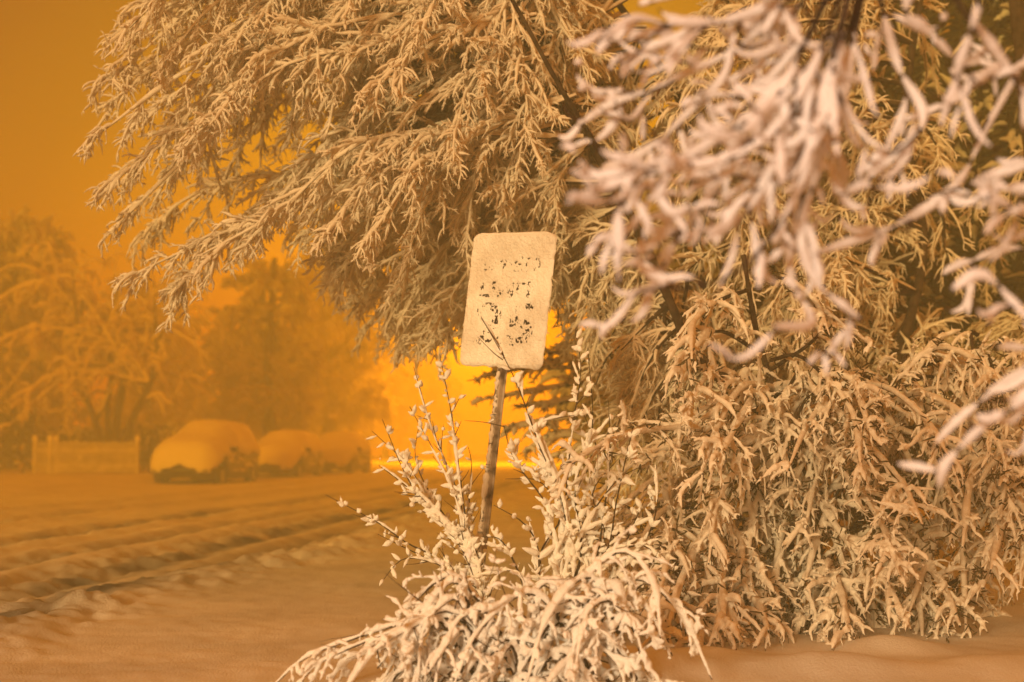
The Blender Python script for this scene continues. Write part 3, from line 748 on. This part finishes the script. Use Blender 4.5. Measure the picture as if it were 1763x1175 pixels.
# leaning multi-trunk tree behind the fence
T5 = thing('bent_tree', 'bent multi-trunk tree behind the picket fence, boughs bowed down with snow', 'tree', P(190, 800, 50))
bk, tw, sn = tree_bufs()
tr = []
for pts, r0 in (([(190, 815), (168, 740), (150, 690), (110, 640)], .17), ([(195, 815), (200, 730), (212, 640), (200, 520)], .19), ([(200, 815), (225, 730), (262, 650), (280, 560)], .17), ([(188, 815), (185, 700), (190, 620), (150, 500)], .13)):
    C = spline([P(x, y, 50 + rng.normal(0, .3)) for x, y in pts], 30); tubes(bk, C[None], np.linspace(r0, r0 * .35, 30)[None], 8); tr.append(C)
lim = []
for (x, y) in ((-60, 640), (-10, 700), (20, 600), (40, 690), (60, 560), (30, 500), (90, 650), (120, 450), (100, 720), (150, 440), (60, 430), (200, 430), (240, 470), (290, 500), (330, 600), (350, 680), (300, 700), (320, 540), (270, 600),
               (-40, 560), (-20, 480), (140, 600), (360, 620), (230, 520), (170, 540), (80, 480), (380, 560), (260, 440), (130, 700), (10, 740)):
    src = tr[rng.integers(0, 4)]; f = rng.uniform(.45, .98)
    lim.append(arc_limb(src[int(f * 29)], P(x, y, 50 + rng.normal(0, 1.2)), rng.uniform(.15, .34), 14, .04))
lim = np.array(lim)
snowy_limbs(lim, bk, sn, tw, .075, .02, .10, d1=1.9, L1=1.7, d2=6, L2=.5, d3=0, droop1=.25, droop2=.25, rs1=.055, rs2=.04, bare=.3)
finish(T5, bk, tw, sn, smat=SNOWT)

# dark clipped hedges left of and behind the fence
def hedge(label, x0, x1, top, Y, dy=1.6):
    xa, xb = (x0 - 881.5) / FPX * Y, (x1 - 881.5) / FPX * Y; zt = P(x0, top, Y)[2]; z0 = ground_at((xa + xb) / 2, Y)
    t = thing('hedge', label, 'hedge', ((xa + xb) / 2, Y, z0), 'dark hedges behind the fence')
    n = int(2600 * (xb - xa) / 6); p = np.stack([rng.uniform(xa, xb, n), rng.uniform(Y - dy / 2, Y + dy / 2, n), z0 + (zt - z0) * np.sqrt(rng.uniform(0, 1, n))], -1)
    bump = .25 * smooth_noise(p[:, 0] * 3 + 100, p[:, 1] * 0 + 3, 1.5, 41); p[:, 2] += bump * (p[:, 2] - z0) / (zt - z0)
    D = nrm(rng.standard_normal((n, 3)) + [0, -.3, .4]); C = p[:, None] + D[:, None] * np.array([0, .12, .24])[None, :, None]
    b = Buf(); tubes(b, C, np.tile([.05, .07, .01], (n, 1)), 4); b.build('foliage', DARKG, t, world=True)
    b = Buf(); sel = rng.random(n) < .22 + .5 * (p[:, 2] > zt - .35); m = sel.sum()
    C = C[sel] + [0, -.03, .06]; tubes(b, C, np.tile([.04, .08, .02], (m, 1)) * rng.uniform(.6, 1.2, (m, 1)), 5); b.build('snow_load', FARS, t, world=True)
hedge('dark hedge at the far left end of the fence', -90, 58, 700, 50.5)
hedge('dark hedge between the fence and the nearest car', 236, 400, 735, 52)
hedge('low dark hedge directly behind the picket fence', 58, 236, 745, 51.5)

# ------------------------------------------------------------------ snowy shrub round the sign post
def lumps(C, dens, size, rad, out=.5):
    """leaf-shaped clumps of snow sitting at the nodes of a stem"""
    c, _ = spawn(C, dens, size, 1.0, -.05, 6, .05, .12, .97, .5, .1)
    M = len(c); prof = np.array([.35, .85, 1.0, .8, .45, .08])
    return c, rad * prof * rng.uniform(.55, 1.35, (M, 1)) * rng.uniform(.85, 1.15, (M, 6))

def stems(bk, tw, sn, specs, Y0, base_r=.007, crust=.011, dens=22, jit=.18):
    L = []
    for s_ in specs:
        d = rng.uniform(-jit, jit)
        L.append(spline([P(x, y, Y0 + d * j / (len(s_) - 1) + rng.normal(0, .01)) for j, (x, y) in enumerate(s_)], 22))
    L = np.array(L)
    tubes(bk, L, taper_r(22, base_r, .0016, len(L)) * rng.uniform(.9, 1.1, (len(L), 22)), 6)
    # crust plastered along one side in runs
    for C in L:
        i = 1
        while i < 19:
            m = rng.integers(3, 7)
            if rng.random() < .72 - .35 * (i / 20):
                seg = C[i:i + m + 1]
                if len(seg) > 2:
                    k = len(seg); side = np.array([rng.choice([-1, 1]) * .006, -.008, .004])
                    seg = np.stack([np.interp(np.linspace(0, k - 1, 10), np.arange(k), seg[:, a]) for a in range(3)], -1) + side
                    pr = np.sin(np.linspace(.15, 3.0, 10)) ** .6 * crust * (1.25 - .75 * i / 20) * rng.uniform(.6, 1.35, 10)
                    tubes(sn, seg[None], pr[None], 7, up=.3)
            i += m
    c, r = lumps(L, dens * 1.3, .07, .0125); tubes(sn, c, r, 6, up=.2, tall=1.15)
    return L

S1 = thing('twiggy_shrub', 'upright snow-crusted shrub whose bare tips rise left of the sign post', 'shrub', P(842, 1070, 7.75), 'snow-crusted shrubs round the sign')
bk, tw, sn = tree_bufs()
spA = [[(846, 1080), (812, 960), (760, 890), (705, 830), (658, 722)], [(846, 1080), (806, 950), (745, 870), (700, 800), (640, 742)], [(846, 1080), (806, 960), (788, 850), (745, 740), (712, 632)],
       [(850, 1080), (812, 950), (797, 860), (780, 730), (757, 610)], [(846, 1080), (800, 955), (745, 880), (690, 830), (652, 802)], [(850, 1080), (822, 960), (800, 900), (770, 820), (705, 700)],
       [(845, 1080), (770, 975), (700, 935), (650, 900), (560, 852)], [(845, 1080), (800, 1000), (740, 965), (690, 940), (650, 920)], [(850, 1085), (815, 940), (808, 860), (812, 800), (806, 770)],
       [(846, 1080), (790, 930), (740, 850), (715, 790), (720, 740)], [(846, 1085), (780, 990), (730, 965), (690, 965), (655, 1005)]]
L = stems(bk, tw, sn, spA, 7.75)
c, _ = spawn(L, 10, .20, .6, -.02, 8, .05, .05, .8, .4); tubes(tw, c, taper_r(8, .003, .001, len(c)), 4)
q, r = lumps(c, 18, .05, .0125); tubes(sn, q, r, 6, up=.2)
# thick crust on the three heavy stems
for s_, rr_ in (([(800, 930), (745, 880), (700, 838), (655, 800)], .024), ([(812, 960), (760, 905), (700, 850)], .018), ([(800, 985), (760, 968), (700, 930)], .026), ([(812, 925), (832, 912), (846, 893)], .015)):
    C = spline([P(x, y, 7.68) for x, y in s_], 18); tubes(sn, C[None], (rr_ * np.linspace(1, .45, 18) * rng.uniform(.75, 1.2, 18))[None], 9, up=.3)
finish(S1, bk, tw, sn, smat=SNOW, fuse=.0037)

S2 = thing('twiggy_shrub', 'tallest snow-crusted shrub, its leafy stems crossing the sign and rising right of it', 'shrub', P(950, 1080, 7.55), 'snow-crusted shrubs round the sign')
bk, tw, sn = tree_bufs()
spB = [[(945, 1090), (975, 960), (968, 860), (930, 770), (885, 650), (828, 545)], [(950, 1090), (965, 960), (975, 850), (985, 740), (1000, 640), (990, 566)], [(950, 1090), (1000, 960), (990, 840), (1020, 740), (1012, 600)],
       [(950, 1090), (955, 950), (940, 870), (905, 820), (880, 780), (868, 735)], [(945, 1090), (930, 1000), (925, 940), (900, 900), (850, 870)], [(950, 1090), (1020, 980), (1040, 880), (1050, 790), (1048, 690)],
       [(950, 1090), (1040, 960), (1060, 870), (1075, 800), (1090, 735)], [(945, 1090), (975, 980), (1010, 900), (1060, 830), (1110, 800)], [(945, 1090), (930, 960), (965, 890), (930, 830), (870, 825)],
       [(945, 1090), (990, 980), (960, 860), (935, 780), (930, 730), (990, 715)], [(955, 1090), (1090, 960), (1130, 880), (1130, 800)], [(950, 1090), (1010, 960), (1000, 870), (1030, 790), (1000, 700)],
       [(1000, 1100), (1060, 1000), (1080, 930), (1110, 860)], [(1000, 1100), (1090, 1020), (1150, 980), (1190, 1030)], [(990, 1100), (1020, 1000), (1010, 920), (1060, 870), (1100, 880)], [(1010, 1100), (1100, 1050), (1160, 1060), (1180, 1110)],
       [(960, 1090), (1000, 1010), (1050, 960), (1110, 940), (1150, 990)], [(980, 1095), (1040, 930), (1020, 850), (1065, 790)], [(930, 1090), (890, 980), (862, 930), (830, 925)], [(930, 1095), (900, 1000), (860, 985), (840, 1040)]]
L = stems(bk, tw, sn, spB, 7.55, .009, .016, 15)
c, _ = spawn(L, 9, .22, .65, .02, 8, .06, .12, .85, .45); tubes(tw, c, taper_r(8, .0035, .001, len(c)), 4)
tubes(sn, c, snow_r(c, .010, .4, .2, flat=.8), 6, up=.3)
q, r = lumps(c, 16, .055, .014); tubes(sn, q, r, 6, up=.2)
for s_, rr_ in (([(975, 880), (950, 800), (905, 700), (880, 640)], .020), ([(905, 738), (860, 722), (838, 730)], .012), ([(868, 620), (845, 570), (828, 548)], .012), ([(866, 622), (850, 606), (822, 578)], .013), ([(950, 830), (900, 825), (852, 832)], .022), ([(940, 870), (900, 870), (870, 850)], .024)):
    C = spline([P(x, y, 7.45) for x, y in s_], 18); tubes(sn, C[None], (rr_ * np.linspace(1, .35, 18) * rng.uniform(.75, 1.2, 18))[None], 9, up=.3)
for s_ in ([(868, 618), (862, 600), (828, 548)], [(866, 620), (850, 608), (822, 580)], [(868, 735), (838, 728), (800, 724)]):
    C = spline([P(x, y, 7.43) for x, y in s_], 8); tubes(tw, C[None], taper_r(8, .003, .001), 4)
# bigger leaf-shaped lumps near the tops
q, r = lumps(L, 7, .12, .018); tubes(sn, q, r, 7, up=.2, tall=.9)
finish(S2, bk, tw, sn, smat=SNOW, fuse=.0037)

S3 = thing('bowed_shrub', 'low bowed shrub loaded with white snow along the bottom edge, arching left', 'shrub', P(860, 1215, 5.95), 'snow-crusted shrubs round the sign')
bk, tw, sn = tree_bufs()
spC = [[(880, 1060), (800, 1000), (700, 1015), (600, 1050), (520, 1080), (462, 1130)], [(870, 1070), (780, 1010), (680, 1035), (590, 1065), (530, 1100), (500, 1150)], [(860, 1080), (760, 1025), (660, 1060), (590, 1090), (560, 1150)], [(890, 1100), (830, 1050), (760, 1060), (690, 1100), (650, 1180)], [(900, 1100), (850, 1060), (790, 1085), (740, 1130), (720, 1190)],
       [(880, 1080), (780, 1000), (720, 1020), (650, 1060), (590, 1130), (560, 1190)], [(900, 1090), (960, 1030), (1040, 1020), (1100, 1060), (1140, 1150)], [(900, 1090), (980, 1000), (1060, 980), (1110, 1000), (1150, 1080)],
       [(900, 1100), (880, 1060), (860, 1080), (830, 1150), (820, 1200)], [(910, 1100), (1000, 1060), (1060, 1090), (1080, 1160)], [(900, 1090), (930, 960), (1000, 960), (1060, 965), (1070, 1040)], [(900, 1100), (920, 1060), (950, 1100), (960, 1190)],
       [(900, 1080), (860, 1000), (800, 1010), (760, 1060), (740, 1110)], [(900, 1080), (1010, 940), (1080, 900), (1120, 960), (1130, 1050)], [(905, 1085), (960, 985), (1010, 1000), (1030, 1090)], [(890, 1100), (760, 1090), (660, 1120), (620, 1190)],
       [(900, 1120), (840, 1130), (780, 1170), (760, 1210)], [(910, 1110), (1000, 1120), (1050, 1180)], [(905, 1100), (985, 1075), (1090, 1110), (1130, 1190)]]
for q in range(38):
    x0 = rng.uniform(780, 1100); y0 = rng.uniform(980, 1200); sx = -1 if rng.random() < .55 else 1; w_ = rng.uniform(60, 230); up = rng.uniform(0, 60)
    spC.append([(x0, y0 + 40), (x0 + sx * w_ * .35, y0 - up), (x0 + sx * w_ * .75, y0 + 10), (x0 + sx * w_, y0 + rng.uniform(60, 140))])
L = []
for s_ in spC:
    d = rng.uniform(-.35, .35); L.append(spline([P(x + rng.normal(0, 5), y + 52 + .02 * (900 - x) * .5, 5.95 + d * j / (len(s_) - 1)) for j, (x, y) in enumerate(s_)], 22))
L = np.array(L)
tubes(bk, L, taper_r(22, .012, .003, len(L)), 6)
tubes(sn, L, snow_r(L, .0155, .35, .4, .6) * np.linspace(.9, .7, 22), 8, up=.7)
for C in L:                                                   # cushions lying on the level runs
    for q in range(5):
        i = rng.integers(1, 15); m = rng.integers(4, 7); seg = spline(C[i:i + m], 10)
        tubes(sn, seg[None], (np.sin(np.linspace(.2, 2.95, 10)) * rng.uniform(.013, .027) * rng.uniform(.7, 1.2, 10))[None], 8, up=.6, tall=.8)
c, _ = spawn(L, 10, .24, .8, .12, 9, .20, .05, 1, .65); tubes(tw, c, taper_r(9, .003, .001, len(c)), 4)
tubes(sn, c, snow_r(c, .0092, .5, .2, flat=.5), 6, up=.4)
c2, _ = spawn(c, 26, .06, .85, .06, 6, .16, .1, 1, .5); tubes(sn, c2, snow_r(c2, .0056, .4, .15, flat=.8), 5, up=.3)
q, r = lumps(c, 9, .05, .016); tubes(sn, q, r, 6)
b, _ = spawn(L, 2, .35, .6, -.02, 8, .06, .1, 1, .4); tubes(tw, b, taper_r(8, .002, .0007, len(b)), 3)
u_, _ = spawn(L, 2.5, .30, 1.1, -.12, 10, .08, .05, .9, .7); tubes(tw, u_, taper_r(10, .0035, .001, len(u_)), 4)
q, r = lumps(u_, 22, .045, .010); tubes(sn, q, r, 6, up=.2)
ic, _ = spawn(L, 5, .13, 1.3, .9, 7, .05, .1, 1, .4); tubes(sn, ic, snow_r(ic, .009, .2, .12, flat=.9), 6)
finish(S3, bk, tw, sn, smat=SNOW, fuse=.0036)

# ------------------------------------------------------------------ near boughs, out of focus
NB = thing('near_tree', 'nearest tree, out of focus, its white snow-laden twigs hanging in from the upper right', 'tree', (2.75, 3.5, 0))
bk, tw, sn = tree_bufs()
C0 = spline([(2.75, 3.5, -.1), (2.7, 3.5, 1.2), (2.6, 3.45, 2.2), (2.45, 3.4, 3.3)], 24); tubes(bk, C0[None], np.linspace(.085, .045, 24)[None], 10)
D0 = 3.3
nb = [[(1440, -90), (1330, 10), (1230, 42), (1150, 42), (1090, 35), (1035, 70)], [(1430, -80), (1340, 60), (1250, 85), (1170, 80), (1095, 92)], [(1440, -90), (1290, 70), (1160, 140), (1060, 180), (1000, 215)],
      [(1460, -80), (1350, 140), (1210, 260), (1120, 320), (1040, 350), (975, 340)], [(1470, -80), (1400, 120), (1330, 230), (1240, 280), (1120, 300), (975, 352)], [(1480, -80), (1410, 160), (1350, 290), (1270, 300), (1190, 270)],
      [(1480, -90), (1420, 170), (1380, 320), (1300, 440), (1220, 490), (1110, 500)], [(1455, -80), (1330, 190), (1220, 340), (1150, 440), (1140, 480)], [(1500, -90), (1440, 120), (1400, 260), (1360, 310), (1230, 300)],
      [(1500, -90), (1430, 220), (1380, 400), (1400, 480), (1440, 520), (1480, 550)], [(1500, -80), (1440, 240), (1440, 330), (1500, 320)], [(1480, -80), (1380, 350), (1360, 470), (1400, 560), (1330, 565)],
      [(1500, -80), (1540, 100), (1590, 200), (1560, 250), (1500, 280)], [(1600, -80), (1660, 20), (1720, 100), (1790, 200), (1880, 320)], [(1850, -60), (1790, 60), (1700, 220), (1640, 330), (1520, 400), (1400, 440)],
      [(1900, 60), (1780, 110), (1700, 130), (1640, 180)], [(1900, 180), (1800, 270), (1700, 310), (1590, 340)], [(1700, -80), (1680, 30), (1650, 120), (1620, 220)], [(1960, 300), (1830, 360), (1740, 370), (1690, 410)],
      [(1960, 380), (1830, 430), (1740, 430), (1650, 460), (1610, 480)], [(1980, 540), (1860, 590), (1763, 640), (1680, 700), (1600, 775)], [(1980, 560), (1860, 570), (1790, 600), (1710, 600)], [(1860, 600), (1763, 690), (1690, 740), (1630, 800), (1615, 850)],
      [(1870, 640), (1790, 690), (1740, 690), (1700, 690)], [(1960, 250), (1850, 300), (1763, 330), (1700, 320)], [(1420, -90), (1280, -20), (1180, -10), (1100, 10)], [(1600, -90), (1560, 20), (1600, 60), (1640, 100)], [(1470, -90), (1390, 60), (1300, 160), (1220, 170), (1130, 250), (1060, 300)],
      [(1900, 420), (1800, 560), (1700, 480), (1640, 500)], [(1480, -90), (1370, 200), (1290, 360), (1210, 420)]]
L = []
for s_ in nb:
    a = rng.uniform(-.45, .45); b = rng.uniform(-.45, .45)
    L.append(spline([P(x, y, D0 + a + (b - a) * j / (len(s_) - 1)) for j, (x, y) in enumerate(s_)], 26))
L = np.array(L)
for i in (0, 3, 6, 13, 14, 17, 20, 24):                                     # carry the hanging boughs back to the trunk
    e0 = L[i][0]; k = int(np.clip(np.interp(e0[2] - .15, C0[:, 2], np.arange(24)), 6, 23))
    C = spline([C0[k], (C0[k] + e0) / 2 + [0, 0, .12], e0], 14); tubes(bk, C[None], taper_r(14, .02, .007), 7)
tubes(bk, L, taper_r(26, .0062, .003, len(L)), 6)
def bough_snow(C, rad, cover):
    """crescent loads with bare gaps between them"""
    for c in C:
        n = len(c); i = int(n * .25) if n > 20 else 1
        while i < n - 2:
            m = int(rng.integers(5, 10)) if n > 20 else n - 1 - i
            s_ = c[i:min(i + m, n)]
            if rng.random() < cover and len(s_) > 2:
                k = len(s_); s_ = np.stack([np.interp(np.linspace(0, k - 1, 12), np.arange(k), s_[:, a]) for a in range(3)], -1)
                pr = (np.sin(np.linspace(.12, 3.0, 12)) ** .7) * rad * rng.uniform(.7, 1.3) * rng.uniform(.85, 1.15, 12)
                tubes(sn, s_[None], pr[None], 8, up=.6, tall=1.1)
            i += m - 1
bough_snow(L, .0112, .85)
for x0, dn, ll in ((L[[0, 1, 2, 3, 4, 5, 6, 7, 8, 27, 29]], 20, .25), (L[[9, 10, 11, 12, 13, 14, 15, 16, 17, 18, 19, 20, 21, 22, 23, 24, 28]], 6, .22)):
    c, _ = spawn(x0, dn, ll, .85, .50, 9, .09, .22, 1, .45, .3, curl=2.8)
    tip = c[:, -1]; c = c[~((tip[:, 0] / tip[:, 1] < .045) & (tip[:, 2] < 1.05 + .19 * tip[:, 1]))]      # the wind has stripped the lowest tips
    tubes(tw, c, taper_r(9, .0045, .0018, len(c)), 5); bough_snow(c, .0088, .9)
    c2, _ = spawn(c, 8, .10, .8, .12, 7, .10, .2, 1, .5, .2); tubes(tw, c2, taper_r(7, .002, .001, len(c2)), 4); bough_snow(c2, .0075, .85)
finish(NB, bk, tw, sn, smat=SNOW)

# ------------------------------------------------------------------ haze of falling snow
hb = Buf(); hb.box((0, 79.9, 6.4), (150, 162.8, 15.2))
hz = hb.build('haze', None, None, False)
hm = bpy.data.materials.new('haze'); hm.use_nodes = True; ht = hm.node_tree; ht.nodes.clear()
ho = ht.nodes.new('ShaderNodeOutputMaterial'); hv = ht.nodes.new('ShaderNodeVolumePrincipled')
HZ = dict(density=.1, color=(.135, .158, .10), absorb=(1, .88, .17))
hv.inputs['Color'].default_value = (*HZ['color'], 1); hv.inputs['Density'].default_value = HZ['density']
hv.inputs['Absorption Color'].default_value = (*HZ['absorb'], 1); hv.inputs['Anisotropy'].default_value = .1
ht.links.new(hv.outputs[0], ho.inputs['Volume'])
hz.data.materials.clear(); hz.data.materials.append(hm); kind(hz, 'stuff'); hz['label'] = 'orange haze of falling snow'
